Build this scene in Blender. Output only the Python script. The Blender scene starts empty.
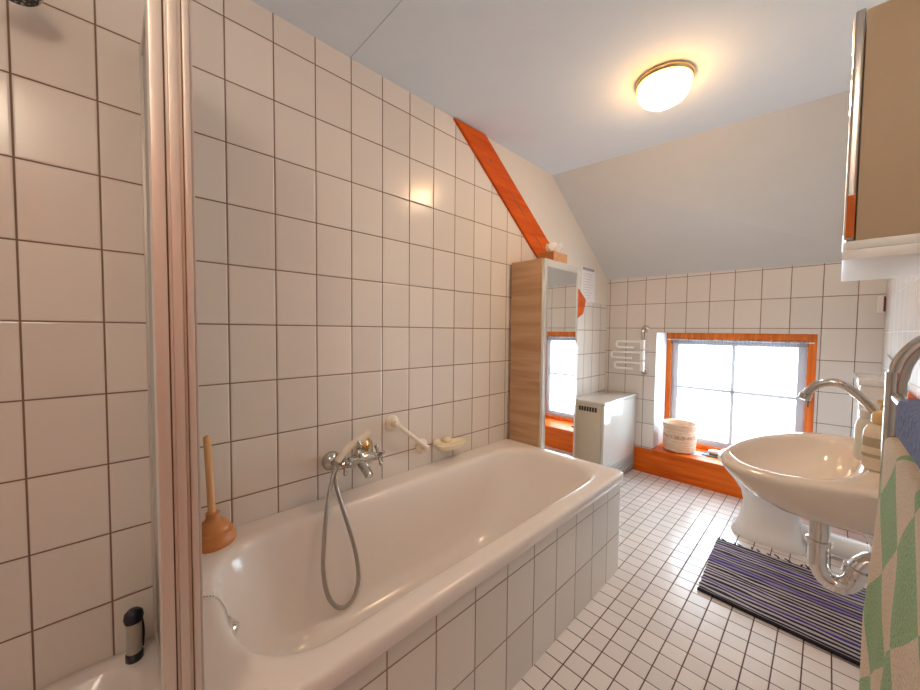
import bpy, bmesh, math, random
from mathutils import Vector, Matrix
random.seed(7)
sc = bpy.context.scene
COL = sc.collection
PI = math.pi

# ------------------------------------------------------------------ materials
def newmat(name):
    m = bpy.data.materials.new(name); m.use_nodes = True
    nt = m.node_tree; b = nt.nodes['Principled BSDF']
    return m, nt, b

def srgb(r, g, b):
    f = lambda c: (c/255/12.92) if c/255 <= .04045 else ((c/255+.055)/1.055)**2.4
    return (f(r), f(g), f(b), 1)

def simple(name, col, rough=.4, metal=0., noise=.0, nscale=30., bump=0., coat=0., **kw):
    m, nt, b = newmat(name)
    b.inputs['Base Color'].default_value = col
    b.inputs['Roughness'].default_value = rough
    b.inputs['Metallic'].default_value = metal
    b.inputs['Coat Weight'].default_value = coat
    b.inputs['Coat Roughness'].default_value = .08
    for k, v in kw.items():
        b.inputs[k].default_value = v
    tc = nt.nodes.new('ShaderNodeTexCoord')
    n = nt.nodes.new('ShaderNodeTexNoise'); n.inputs['Scale'].default_value = nscale; n.inputs['Detail'].default_value = 4
    nt.links.new(tc.outputs['Object'], n.inputs['Vector'])
    if noise:
        mx = nt.nodes.new('ShaderNodeMix'); mx.data_type = 'RGBA'
        mx.inputs[6].default_value = tuple(c*(1-noise) for c in col[:3])+(1,)
        mx.inputs[7].default_value = tuple(min(1, c*(1+noise)) for c in col[:3])+(1,)
        nt.links.new(n.outputs['Fac'], mx.inputs[0]); nt.links.new(mx.outputs[2], b.inputs['Base Color'])
    if bump:
        bp = nt.nodes.new('ShaderNodeBump'); bp.inputs['Strength'].default_value = 1; bp.inputs['Distance'].default_value = bump
        nt.links.new(n.outputs['Fac'], bp.inputs['Height']); nt.links.new(bp.outputs[0], b.inputs['Normal'])
    return m

def mth(nt, op, a, b=None, c=None):
    n = nt.nodes.new('ShaderNodeMath'); n.operation = op
    for i, v in enumerate((a, b, c)):
        if v is None: continue
        if isinstance(v, (int, float)): n.inputs[i].default_value = v
        else: nt.links.new(v, n.inputs[i])
    return n.outputs[0]

def tile_mat(name, ua, va, uo, vo, du, dv, g, col, grout, rough=.2, var=.045, pillow=.004, depth=.0012):
    m, nt, b = newmat(name)
    geo = nt.nodes.new('ShaderNodeNewGeometry')
    sp = nt.nodes.new('ShaderNodeSeparateXYZ'); nt.links.new(geo.outputs['Position'], sp.inputs[0])
    U = mth(nt, 'DIVIDE', mth(nt, 'SUBTRACT', sp.outputs[ua], uo), du)
    V = mth(nt, 'DIVIDE', mth(nt, 'SUBTRACT', sp.outputs[va], vo), dv)
    def dist(q, d):
        f = mth(nt, 'FRACT', q)
        return mth(nt, 'MULTIPLY', mth(nt, 'SUBTRACT', .5, mth(nt, 'ABSOLUTE', mth(nt, 'SUBTRACT', f, .5))), d)
    dm = mth(nt, 'MINIMUM', dist(U, du), dist(V, dv))
    def sstep(a, c):
        r = nt.nodes.new('ShaderNodeMapRange'); r.interpolation_type = 'SMOOTHSTEP'
        r.inputs['From Min'].default_value = a; r.inputs['From Max'].default_value = c
        nt.links.new(dm, r.inputs['Value']); return r.outputs[0]
    mask = sstep(g/2-.0006, g/2+.0006)
    hgt = sstep(g/2-.001, g/2+pillow)
    cb = nt.nodes.new('ShaderNodeCombineXYZ')
    nt.links.new(mth(nt, 'FLOOR', U), cb.inputs[0]); nt.links.new(mth(nt, 'FLOOR', V), cb.inputs[1])
    wn = nt.nodes.new('ShaderNodeTexWhiteNoise'); wn.noise_dimensions = '2D'; nt.links.new(cb.outputs[0], wn.inputs['Vector'])
    tv = nt.nodes.new('ShaderNodeMix'); tv.data_type = 'RGBA'
    tv.inputs[6].default_value = tuple(c*(1-var) for c in col[:3])+(1,)
    tv.inputs[7].default_value = tuple(min(1, c*(1+var)) for c in col[:3])+(1,)
    nt.links.new(wn.outputs['Value'], tv.inputs[0])
    mx = nt.nodes.new('ShaderNodeMix'); mx.data_type = 'RGBA'; mx.inputs[6].default_value = grout
    nt.links.new(tv.outputs[2], mx.inputs[7]); nt.links.new(mask, mx.inputs[0]); nt.links.new(mx.outputs[2], b.inputs['Base Color'])
    rr = nt.nodes.new('ShaderNodeMapRange'); rr.inputs['To Min'].default_value = .8; rr.inputs['To Max'].default_value = rough
    nt.links.new(mask, rr.inputs['Value']); nt.links.new(rr.outputs[0], b.inputs['Roughness'])
    bp = nt.nodes.new('ShaderNodeBump'); bp.inputs['Distance'].default_value = depth; bp.inputs['Strength'].default_value = 1
    ns = nt.nodes.new('ShaderNodeTexNoise'); ns.inputs['Scale'].default_value = 9; nt.links.new(geo.outputs['Position'], ns.inputs['Vector'])
    hh = mth(nt, 'ADD', hgt, mth(nt, 'MULTIPLY', ns.outputs['Fac'], .35))
    nt.links.new(hh, bp.inputs['Height']); nt.links.new(bp.outputs[0], b.inputs['Normal'])
    return m

def wood(name, c1, c2, axis, rough=.45, scale=1., knots=False, rot=0.):
    m, nt, b = newmat(name)
    tc = nt.nodes.new('ShaderNodeTexCoord'); mp = nt.nodes.new('ShaderNodeMapping')
    s = [14*scale]*3; s[axis] = 1.1*scale
    mp.inputs['Scale'].default_value = s; mp.inputs['Rotation'].default_value = (rot, 0, 0)
    nt.links.new(tc.outputs['Object'], mp.inputs[0])
    n = nt.nodes.new('ShaderNodeTexNoise'); n.inputs['Scale'].default_value = 2.2; n.inputs['Detail'].default_value = 6; n.inputs['Distortion'].default_value = .8
    nt.links.new(mp.outputs[0], n.inputs['Vector'])
    cr = nt.nodes.new('ShaderNodeValToRGB'); cr.color_ramp.elements[0].position = .32; cr.color_ramp.elements[1].position = .68
    cr.color_ramp.elements[0].color = c1; cr.color_ramp.elements[1].color = c2
    nt.links.new(n.outputs['Fac'], cr.inputs[0]); nt.links.new(cr.outputs[0], b.inputs['Base Color'])
    b.inputs['Roughness'].default_value = rough; b.inputs['Specular IOR Level'].default_value = .25
    bp = nt.nodes.new('ShaderNodeBump'); bp.inputs['Distance'].default_value = .001; nt.links.new(n.outputs['Fac'], bp.inputs['Height']); nt.links.new(bp.outputs[0], b.inputs['Normal'])
    return m

WHITE_TILE = (.78, .74, .69, 1); GROUT = srgb(128, 104, 84)
M = {}
M['tile_left'] = tile_mat('tile_left', 1, 2, 0, 1.2, .14886, .2, .0042, WHITE_TILE, GROUT)
M['tile_back'] = tile_mat('tile_back', 0, 2, .1804, 1.2223, .1502, .2017, .0042, (.72, .69, .66, 1), GROUT)
M['tile_right'] = tile_mat('tile_right', 1, 2, 2.95, 1.2, .14886, .2, .003, (.80, .80, .80, 1), srgb(205, 203, 200))
M['tile_tub'] = tile_mat('tile_tub', 1, 2, .157, .193, .1505, .2045, .0038, (.74, .71, .66, 1), GROUT)
M['tile_floor'] = tile_mat('tile_floor', 0, 1, .94, 1.145, .0745, .0752, .0042, (.74, .69, .66, 1), srgb(92, 62, 56), rough=.22, var=.05, pillow=.002, depth=.0007)
M['plaster'] = simple('plaster', (.72, .68, .62, 1), .9, noise=.03, nscale=14, bump=.002)
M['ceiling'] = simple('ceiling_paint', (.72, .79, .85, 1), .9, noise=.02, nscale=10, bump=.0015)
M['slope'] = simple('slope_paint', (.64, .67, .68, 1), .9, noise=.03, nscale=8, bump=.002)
M['ceramic'] = simple('white_ceramic', (.82, .80, .78, 1), .08, noise=.01, coat=.3)
M['enamel'] = simple('tub_enamel', (.82, .77, .73, 1), .2, noise=.01, coat=.12)
M['basin'] = simple('basin_ceramic', (.80, .70, .60, 1), .1, noise=.01, coat=.4)
M['chrome'] = simple('chrome', (.78, .77, .75, 1), .08, 1., noise=.02)
M['chrome_worn'] = simple('worn_chrome', (.62, .60, .57, 1), .2, 1., noise=.08, nscale=40)
M['hose'] = simple('hose_metal', (.42, .40, .37, 1), .32, .9, noise=.1, nscale=80)
M['brass'] = simple('gilded_cap', (.72, .55, .30, 1), .22, 1., noise=.05)
M['alu'] = simple('anodised_profile', (.78, .74, .68, 1), .42, .55, noise=.05, nscale=4)
M['alu_light'] = simple('pale_seal', (.62, .60, .56, 1), .4, .2, noise=.05)
M['dark_gap'] = simple('dark_seam', (.16, .10, .07, 1), .6, noise=.1)
M['ivory'] = simple('ivory_plastic', (.86, .77, .64, 1), .3, noise=.03)
M['soap_ivory'] = simple('soap_dish_glaze', (.87, .77, .56, 1), .25, noise=.04)
M['white_plastic'] = simple('white_plastic', (.80, .79, .76, 1), .35, noise=.02)
M['white_metal'] = simple('white_lacquer', (.64, .64, .61, 1), .14, noise=.015, coat=.5)
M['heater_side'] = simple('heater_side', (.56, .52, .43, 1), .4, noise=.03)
M['kick'] = simple('kick_grey', (.38, .38, .37, 1), .5, noise=.08)
M['dark'] = simple('dark_slot', (.03, .03, .03, 1), .6, noise=.1)
M['black_rubber'] = simple('dark_blue_plastic', (.015, .015, .03, 1), .25, noise=.1)
M['grey_plastic'] = simple('grey_plastic', (.40, .38, .32, 1), .35, noise=.1)
M['pine'] = wood('orange_pine', srgb(190, 72, 2), srgb(218, 98, 10), 1, .45, rot=-.63)
M['pine_x'] = wood('orange_pine_board', srgb(192, 76, 2), srgb(222, 108, 14), 0, .45)
M['pine_z'] = wood('orange_pine_upright', srgb(196, 90, 18), srgb(226, 122, 44), 2, .45)
M['oak'] = wood('greyed_oak', srgb(188, 148, 112), srgb(214, 178, 140), 0, .5, .6)
M['stick'] = wood('beech_stick', srgb(216, 166, 112), srgb(232, 188, 138), 2, .5)
M['rubber'] = simple('brown_rubber', srgb(206, 136, 78), .45, noise=.14, nscale=18)
M['mirror'] = simple('mirror', (.88, .88, .86, 1), .02, 1.)
M['mirror_edge'] = simple('mirror_bevel', (.80, .82, .79, 1), .12, .6)
M['beige_lam'] = simple('beige_laminate', srgb(192, 170, 140), .5, noise=.03, nscale=60)
M['paper'] = simple('paper', (.82, .82, .82, 1), .8, noise=.02)
M['ink'] = simple('grey_ink', (.36, .35, .35, 1), .7, noise=.1)
M['print'] = simple('faint_print', (.58, .58, .60, 1), .8, noise=.05)
M['lattice'] = simple('muntin_paint', (.52, .52, .55, 1), .5, noise=.03)
M['bright_white'] = simple('bright_white', (.90, .90, .88, 1), .3, noise=.01)
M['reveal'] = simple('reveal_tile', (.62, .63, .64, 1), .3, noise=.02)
M['iron'] = simple('dark_iron', (.10, .09, .08, 1), .45, .6, noise=.1)
M['chrome_deep'] = simple('deep_chrome', (.56, .54, .51, 1), .1, 1., noise=.03)
M['card'] = simple('pale_blue_card', (.27, .35, .43, 1), .6, noise=.05)
M['tissue'] = simple('tissue_paper', (.85, .85, .84, 1), .9, noise=.02)
M['brown_card'] = simple('brown_cardboard', srgb(176, 112, 56), .6, noise=.08)
M['floral'] = simple('mottled_floral', srgb(196, 152, 112), .6, noise=.45, nscale=55)
M['bottle_white'] = simple('milky_bottle', (.76, .76, .70, 1), .22, noise=.03)
M['bottle_beige'] = simple('beige_bottle', srgb(232, 216, 190), .3, noise=.05)
M['label_grey'] = simple('label_grey', srgb(186, 170, 142), .5, noise=.06)
M['cap_gold'] = simple('golden_pump_cap', srgb(214, 180, 124), .28, .1, noise=.05)
M['blue_towel'] = simple('slate_blue_terry', srgb(106, 118, 158), .95, noise=.35, nscale=120, bump=.006)
M['navy'] = simple('navy_terry', srgb(32, 34, 84), .95, noise=.3, nscale=120, bump=.006)
M['cable'] = simple('grey_cable', (.30, .29, .27, 1), .5, noise=.05)

# glass that lets daylight straight through
def thin_glass(name, tint, rough=.0, refl=.08):
    m, nt, b = newmat(name); out = nt.nodes['Material Output']; nt.nodes.remove(b)
    t = nt.nodes.new('ShaderNodeBsdfTransparent'); t.inputs[0].default_value = tint
    g = nt.nodes.new('ShaderNodeBsdfGlossy'); g.inputs['Roughness'].default_value = rough
    mx = nt.nodes.new('ShaderNodeMixShader'); mx.inputs[0].default_value = refl
    nt.links.new(t.outputs[0], mx.inputs[1]); nt.links.new(g.outputs[0], mx.inputs[2]); nt.links.new(mx.outputs[0], out.inputs[0])
    return m
M['glass'] = thin_glass('window_glass', (.95, .97, .97, 1))

def frosted(name, col, mixt):
    m, nt, b = newmat(name); out = nt.nodes['Material Output']; nt.nodes.remove(b)
    t = nt.nodes.new('ShaderNodeBsdfTransparent'); t.inputs[0].default_value = (.9, .9, .9, 1)
    d = nt.nodes.new('ShaderNodeBsdfDiffuse'); d.inputs[0].default_value = col
    l = nt.nodes.new('ShaderNodeBsdfTranslucent'); l.inputs[0].default_value = col
    a = nt.nodes.new('ShaderNodeMixShader'); nt.links.new(d.outputs[0], a.inputs[1]); nt.links.new(l.outputs[0], a.inputs[2]); a.inputs[0].default_value = .6
    mx = nt.nodes.new('ShaderNodeMixShader'); nt.links.new(a.outputs[0], mx.inputs[1]); nt.links.new(t.outputs[0], mx.inputs[2])
    mx.inputs[0].default_value = mixt
    nt.links.new(mx.outputs[0], out.inputs[0])
    tc = nt.nodes.new('ShaderNodeTexCoord'); v = nt.nodes.new('ShaderNodeTexNoise'); v.inputs['Scale'].default_value = 220
    nt.links.new(tc.outputs['Object'], v.inputs['Vector'])
    r = nt.nodes.new('ShaderNodeMapRange'); r.inputs['To Min'].default_value = mixt-.12; r.inputs['To Max'].default_value = mixt+.12
    nt.links.new(v.outputs['Fac'], r.inputs['Value']); nt.links.new(r.outputs[0], mx.inputs[0])
    return m
M['curtain'] = frosted('lace_fabric', (.34, .34, .37, 1), .86)
M['screen'] = frosted('frosted_acrylic', (.70, .68, .64, 1), .15)

def emissive(name, col, strength, col2):
    m, nt, b = newmat(name)
    b.inputs['Base Color'].default_value = (.8, .78, .72, 1); b.inputs['Roughness'].default_value = .3
    b.inputs['Emission Strength'].default_value = strength
    # opal glass glows more where the bulb sits behind it (dome centre) than at its rim
    tc = nt.nodes.new('ShaderNodeTexCoord'); sp = nt.nodes.new('ShaderNodeSeparateXYZ'); nt.links.new(tc.outputs['Object'], sp.inputs[0])
    r = nt.nodes.new('ShaderNodeMapRange'); r.inputs['From Min'].default_value = -.045; r.inputs['From Max'].default_value = -.100
    nt.links.new(sp.outputs[2], r.inputs['Value'])
    mx = nt.nodes.new('ShaderNodeMix'); mx.data_type = 'RGBA'; mx.inputs[6].default_value = col2; mx.inputs[7].default_value = col
    nt.links.new(r.outputs[0], mx.inputs[0]); nt.links.new(mx.outputs[2], b.inputs['Emission Color'])
    return m
M['opal'] = emissive('opal_lamp_glass', (1, .70, .43, 1), 33, (.20, .085, .016, 1))
M['opal_fill'] = emissive('fill_lamp_glass', (1, .90, .77, 1), 21, (.6, .42, .26, 1))

# striped rag rug
def rug_mat():
    m, nt, b = newmat('rag_rug_stripes')
    geo = nt.nodes.new('ShaderNodeNewGeometry'); sp = nt.nodes.new('ShaderNodeSeparateXYZ'); nt.links.new(geo.outputs['Position'], sp.inputs[0])
    mp = nt.nodes.new('ShaderNodeMapping'); mp.inputs['Scale'].default_value = (3, 22, 0); nt.links.new(geo.outputs['Position'], mp.inputs[0])
    n = nt.nodes.new('ShaderNodeTexNoise'); n.noise_dimensions = '2D'; n.inputs['Scale'].default_value = 1.0; nt.links.new(mp.outputs[0], n.inputs['Vector'])
    # weft rows: light rows alternate with navy, violet or black ones
    q = mth(nt, 'ADD', mth(nt, 'DIVIDE', mth(nt, 'ADD', sp.outputs[1], mth(nt, 'MULTIPLY', sp.outputs[0], .045)), .0132), mth(nt, 'MULTIPLY', n.outputs['Fac'], 1.8))
    row = mth(nt, 'FLOOR', q)
    wn = nt.nodes.new('ShaderNodeTexWhiteNoise'); wn.noise_dimensions = '1D'; nt.links.new(row, wn.inputs['W'])
    def ramp(cols):
        r = nt.nodes.new('ShaderNodeValToRGB'); r.color_ramp.interpolation = 'CONSTANT'; e = r.color_ramp.elements
        e[0].position = 0; e[0].color = cols[0][1]; e[1].position = cols[1][0]; e[1].color = cols[1][1]
        for p, c in cols[2:]: e.new(p).color = c
        nt.links.new(wn.outputs['Value'], r.inputs[0]); return r.outputs[0]
    lt = ramp([(0, srgb(192, 186, 194)), (.35, srgb(170, 164, 178)), (.6, srgb(202, 196, 202)), (.86, srgb(150, 142, 166))])
    dk = ramp([(0, srgb(20, 17, 32)), (.32, srgb(40, 30, 112)), (.60, srgb(28, 24, 46)), (.78, srgb(62, 50, 156))])
    cr = nt.nodes.new('ShaderNodeMix'); cr.data_type = 'RGBA'
    nt.links.new(mth(nt, 'MODULO', mth(nt, 'ABSOLUTE', row), 2.0), cr.inputs[0]); nt.links.new(lt, cr.inputs[6]); nt.links.new(dk, cr.inputs[7])
    n2 = nt.nodes.new('ShaderNodeTexNoise'); n2.inputs['Scale'].default_value = 160; nt.links.new(geo.outputs['Position'], n2.inputs['Vector'])
    mx = nt.nodes.new('ShaderNodeMix'); mx.data_type = 'RGBA'; mx.blend_type = 'MULTIPLY'; mx.inputs[0].default_value = .25
    nt.links.new(cr.outputs[2], mx.inputs[6]); nt.links.new(n2.outputs['Fac'], mx.inputs[7]); nt.links.new(mx.outputs[2], b.inputs['Base Color'])
    b.inputs['Roughness'].default_value = .95
    bp = nt.nodes.new('ShaderNodeBump'); bp.inputs['Distance'].default_value = .006; nt.links.new(n.outputs['Fac'], bp.inputs['Height']); nt.links.new(bp.outputs[0], b.inputs['Normal'])
    return m
M['rug'] = rug_mat()
M['rug_edge'] = simple('rug_dark_yarn', (.012, .01, .016, 1), .95, noise=.3, nscale=90)
M['tassel'] = simple('tassel_yarn', srgb(58, 48, 96), .95, noise=.3, nscale=90)

def check_mat():
    m, nt, b = newmat('green_check_terry')
    uv = nt.nodes.new('ShaderNodeUVMap')
    mp = nt.nodes.new('ShaderNodeMapping'); mp.inputs['Rotation'].default_value = (0, 0, math.radians(40)); nt.links.new(uv.outputs[0], mp.inputs[0])
    ck = nt.nodes.new('ShaderNodeTexChecker'); ck.inputs['Scale'].default_value = 9.5
    ck.inputs['Color1'].default_value = srgb(136, 180, 124); ck.inputs['Color2'].default_value = srgb(222, 204, 178)
    nt.links.new(mp.outputs[0], ck.inputs['Vector'])
    n = nt.nodes.new('ShaderNodeTexNoise'); n.inputs['Scale'].default_value = 260; nt.links.new(uv.outputs[0], n.inputs['Vector'])
    n.inputs['Detail'].default_value = 3
    mx = nt.nodes.new('ShaderNodeMix'); mx.data_type = 'RGBA'; mx.blend_type = 'SOFT_LIGHT'; mx.inputs[0].default_value = .8
    nt.links.new(ck.outputs[0], mx.inputs[6]); nt.links.new(n.outputs['Fac'], mx.inputs[7]); nt.links.new(mx.outputs[2], b.inputs['Base Color'])
    b.inputs['Roughness'].default_value = .95; b.inputs['Sheen Weight'].default_value = .3
    bp = nt.nodes.new('ShaderNodeBump'); bp.inputs['Distance'].default_value = .004; nt.links.new(n.outputs['Fac'], bp.inputs['Height']); nt.links.new(bp.outputs[0], b.inputs['Normal'])
    return m
M['check'] = check_mat()

def coil_mat():
    m, nt, b = newmat('coiled_straw')
    tc = nt.nodes.new('ShaderNodeTexCoord'); sp = nt.nodes.new('ShaderNodeSeparateXYZ'); nt.links.new(tc.outputs['Object'], sp.inputs[0])
    mp = nt.nodes.new('ShaderNodeMapping'); mp.inputs['Scale'].default_value = (14, 14, 90); nt.links.new(tc.outputs['Object'], mp.inputs[0])
    n = nt.nodes.new('ShaderNodeTexNoise'); n.inputs['Scale'].default_value = 1.6; n.inputs['Detail'].default_value = 3; nt.links.new(mp.outputs[0], n.inputs['Vector'])
    cr = nt.nodes.new('ShaderNodeValToRGB'); e = cr.color_ramp.elements
    e[0].position = .3; e[0].color = srgb(206, 172, 144); e[1].position = .7; e[1].color = srgb(226, 206, 182)
    nt.links.new(n.outputs['Fac'], cr.inputs[0])
    # reddish woven band around the upper middle
    band = nt.nodes.new('ShaderNodeMapRange'); band.inputs['From Min'].default_value = .016; band.inputs['From Max'].default_value = .010
    nt.links.new(mth(nt, 'ABSOLUTE', mth(nt, 'SUBTRACT', sp.outputs[2], .128)), band.inputs['Value'])
    n3 = nt.nodes.new('ShaderNodeTexNoise'); n3.inputs['Scale'].default_value = 90; nt.links.new(tc.outputs['Object'], n3.inputs['Vector'])
    f = mth(nt, 'MULTIPLY', band.outputs[0], mth(nt, 'GREATER_THAN', n3.outputs['Fac'], .48))
    mx = nt.nodes.new('ShaderNodeMix'); mx.data_type = 'RGBA'; mx.inputs[7].default_value = srgb(168, 96, 70)
    nt.links.new(mth(nt, 'MULTIPLY', f, .7), mx.inputs[0]); nt.links.new(cr.outputs[0], mx.inputs[6]); nt.links.new(mx.outputs[2], b.inputs['Base Color'])
    b.inputs['Roughness'].default_value = .75
    return m
M['coil'] = coil_mat()

def nozzle_mat():
    m, nt, b = newmat('shower_nozzle_plate')
    tc = nt.nodes.new('ShaderNodeTexCoord'); v = nt.nodes.new('ShaderNodeTexVoronoi'); v.inputs['Scale'].default_value = 150
    nt.links.new(tc.outputs['Object'], v.inputs['Vector'])
    cr = nt.nodes.new('ShaderNodeValToRGB'); e = cr.color_ramp.elements
    e[0].position = .25; e[0].color = (.5, .5, .45, 1); e[1].position = .4; e[1].color = (.03, .035, .03, 1)
    nt.links.new(v.outputs['Distance'], cr.inputs[0]); nt.links.new(cr.outputs[0], b.inputs['Base Color']); b.inputs['Roughness'].default_value = .4
    return m
M['nozzle'] = nozzle_mat()

# ------------------------------------------------------------------ mesh helpers
def BM(): return bmesh.new()

def box(bm, lo, hi, bev=0., seg=2):
    lo = Vector(lo); hi = Vector(hi); vs = []
    for z in (lo.z, hi.z):
        for x, y in ((lo.x, lo.y), (hi.x, lo.y), (hi.x, hi.y), (lo.x, hi.y)):
            vs.append(bm.verts.new((x, y, z)))
    fs = [bm.faces.new([vs[i] for i in f]) for f in ((3, 2, 1, 0), (4, 5, 6, 7), (0, 1, 5, 4), (1, 2, 6, 5), (2, 3, 7, 6), (3, 0, 4, 7))]
    if bev:
        es = list({e for f in fs for e in f.edges})
        bmesh.ops.bevel(bm, geom=es, offset=bev, segments=seg, profile=.6, affect='EDGES', clamp_overlap=True)
    return bm

def loft(bm, rings, cap0=True, cap1=True, closed=True):
    rs = [[bm.verts.new(p) for p in r] for r in rings]
    n = len(rs[0])
    for a, b in zip(rs, rs[1:]):
        for i in range(n if closed else n-1):
            j = (i+1) % n
            bm.faces.new((a[i], a[j], b[j], b[i]))
    if cap0: bm.faces.new(list(reversed(rs[0])))
    if cap1: bm.faces.new(rs[-1])
    return rs

def smooth_path(pts, sub=8):
    pts = [Vector(p) for p in pts]; out = []
    for i in range(len(pts)-1):
        p0 = pts[max(i-1, 0)]; p1 = pts[i]; p2 = pts[i+1]; p3 = pts[min(i+2, len(pts)-1)]
        for k in range(sub):
            t = k/sub
            out.append(.5*((2*p1)+(-p0+p2)*t+(2*p0-5*p1+4*p2-p3)*t*t+(-p0+3*p1-3*p2+p3)*t**3))
    out.append(pts[-1]); return out

def tube(bm, pts, r, seg=16, sub=0, flat=1.):
    if sub: pts = smooth_path(pts, sub)
    pts = [Vector(p) for p in pts]; n = len(pts)
    rf = r if callable(r) else (lambda t: r)
    t0 = (pts[1]-pts[0]).normalized()
    up = Vector((0, 0, 1)) if abs(t0.z) < .9 else Vector((1, 0, 0))
    nrm = t0.cross(up).normalized(); rings = []
    for i, p in enumerate(pts):
        t = (pts[min(i+1, n-1)]-pts[max(i-1, 0)]).normalized()
        nrm = (nrm-t*nrm.dot(t)).normalized(); bn = t.cross(nrm)
        rr = rf(i/(n-1))
        rings.append([p+nrm*math.cos(2*PI*k/seg)*rr+bn*math.sin(2*PI*k/seg)*rr*flat for k in range(seg)])
    loft(bm, rings); return bm

def lathe(bm, prof, origin=(0, 0, 0), axis=(0, 0, 1), seg=32, cap0=True, cap1=True):
    q = Vector((0, 0, 1)).rotation_difference(Vector(axis)); o = Vector(origin)
    rings = [[o+q @ Vector((r*math.cos(2*PI*k/seg), r*math.sin(2*PI*k/seg), z)) for k in range(seg)] for r, z in prof]
    loft(bm, rings, cap0, cap1); return bm

def rrect(x0, x1, y0, y1, r, z, nc=10, ns=6):
    out = []
    cs = [((x1-r, y1-r), 0), ((x0+r, y1-r), PI/2), ((x0+r, y0+r), PI), ((x1-r, y0+r), 3*PI/2)]
    for i, ((cx, cy), a0) in enumerate(cs):
        arc = [(cx+r*math.cos(a0+PI/2*k/nc), cy+r*math.sin(a0+PI/2*k/nc)) for k in range(nc+1)]
        out += arc
        (nx, ny), na = cs[(i+1) % 4]; nxt = (nx+r*math.cos(na), ny+r*math.sin(na)); last = arc[-1]
        for k in range(1, ns):
            out.append((last[0]+(nxt[0]-last[0])*k/ns, last[1]+(nxt[1]-last[1])*k/ns))
    return [Vector((x, y, z)) for x, y in out]

def obj(name, bm, mat, parent=None, smooth=True, angle=40, kind=None, mats=None):
    bmesh.ops.recalc_face_normals(bm, faces=bm.faces)
    me = bpy.data.meshes.new(name)
    if parent is not None:
        L = parent.location.copy() if parent.parent is None else Vector(parent['_w'])
        bmesh.ops.translate(bm, vec=-L, verts=bm.verts)
    bm.to_mesh(me); bm.free()
    for m in (mats or [mat]): me.materials.append(m)
    if smooth:
        for p in me.polygons: p.use_smooth = True
        me.set_sharp_from_angle(angle=math.radians(angle))
    o = bpy.data.objects.new(name, me); COL.objects.link(o)
    if parent is not None:
        o.parent = parent; o['_w'] = tuple(L)
    if kind: o['kind'] = kind
    return o

def thing(name, label, cat, loc, group=None, kind=None):
    o = bpy.data.objects.new(name, None); o.empty_display_size = .05; COL.objects.link(o); o.location = loc
    o['label'] = label; o['category'] = cat
    if group: o['group'] = group
    if kind: o['kind'] = kind
    return o

def tag(o, label, cat, group=None):
    o['label'] = label; o['category'] = cat
    if group: o['group'] = group
    return o

# ------------------------------------------------------------------ setting
D = 2.95; XR = 1.64; YN = -1.08; ZC = 2.3
def struct(name, bm, mat, **k): return obj(name, bm, mat, smooth=False, kind='structure', **k)

bm = BM(); box(bm, (-.2, YN-.2, -.1), (XR+.2, D+.4, 0)); struct('floor', bm, M['tile_floor'])
# left wall: tiled field and plaster field in one slab, split along the beam
bm = BM()
def poly(pts, mi):
    f = bm.faces.new([bm.verts.new((0, y, z)) for y, z in pts]); f.material_index = mi
poly([(YN-.2, 0), (D+.05, 0), (D+.05, 1.436), (2.42, 1.436), (2.30, 1.50), (1.04, 2.29), (.98, ZC+.02), (YN-.2, ZC+.02)], 0)
poly([(D+.05, 1.436), (D+.05, ZC+.02), (.98, ZC+.02), (1.04, 2.29), (2.30, 1.50), (2.42, 1.436)], 1)
r = bmesh.ops.extrude_face_region(bm, geom=list(bm.faces))
bmesh.ops.translate(bm, vec=(-.2, 0, 0), verts=[v for v in r['geom'] if isinstance(v, bmesh.types.BMVert)])
struct('wall_left', bm, None, mats=[M['tile_left'], M['plaster']])
# back wall with the deep window opening
WX0, WX1, WZ0, WZ1, WY = .42, 1.37, .215, 1.186, 3.24
bm = BM()
box(bm, (0, D, 0), (WX0, D+.36, 1.75)); box(bm, (WX1, D, 0), (XR, D+.36, 1.75))
box(bm, (WX0, D, WZ1), (WX1, D+.36, 1.75)); box(bm, (WX0, D, 0), (WX1, D+.36, WZ0-.03))
struct('wall_back', bm, M['tile_back'])
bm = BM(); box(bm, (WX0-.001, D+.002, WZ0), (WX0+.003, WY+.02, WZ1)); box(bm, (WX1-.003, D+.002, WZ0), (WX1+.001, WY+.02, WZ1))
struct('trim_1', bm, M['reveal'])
# right wall with a door opening close to the camera
DY0, DY1, DZ = -.80, .02, 2.02
bm = BM(); box(bm, (XR, YN-.2, 0), (XR+.15, DY0, ZC)); box(bm, (XR, DY1, 0), (XR+.15, D+.36, ZC)); box(bm, (XR, DY0, DZ), (XR+.15, DY1, ZC))
struct('wall_right', bm, M['tile_right'])
bm = BM(); box(bm, (-.0, YN-.15, 0), (XR, YN, ZC)); struct('wall_near', bm, M['tile_right'])
dr = bpy.data.objects.new('door_1', None); COL.objects.link(dr); dr['kind'] = 'structure'; dr.location = (XR, DY0, 0)
bm = BM(); box(bm, (XR+.03, DY0+.06, .005), (XR+.07, DY1-.06, DZ-.06), .004)
for z0, z1 in ((.2, .95), (1.1, 1.85)): box(bm, (XR+.022, DY0+.18, z0), (XR+.045, DY1-.18, z1), .012)
obj('door_leaf', bm, M['pine_z'], dr, kind='structure')
bm = BM(); box(bm, (XR-.015, DY0-.03, 0), (XR+.09, DY0+.06, DZ+.03), .004); box(bm, (XR-.015, DY1-.06, 0), (XR+.09, DY1+.03, DZ+.03), .004); box(bm, (XR-.015, DY0+.06, DZ-.06), (XR+.09, DY1-.06, DZ+.03), .004)
obj('door_frame', bm, M['pine_z'], dr, kind='structure')
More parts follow.
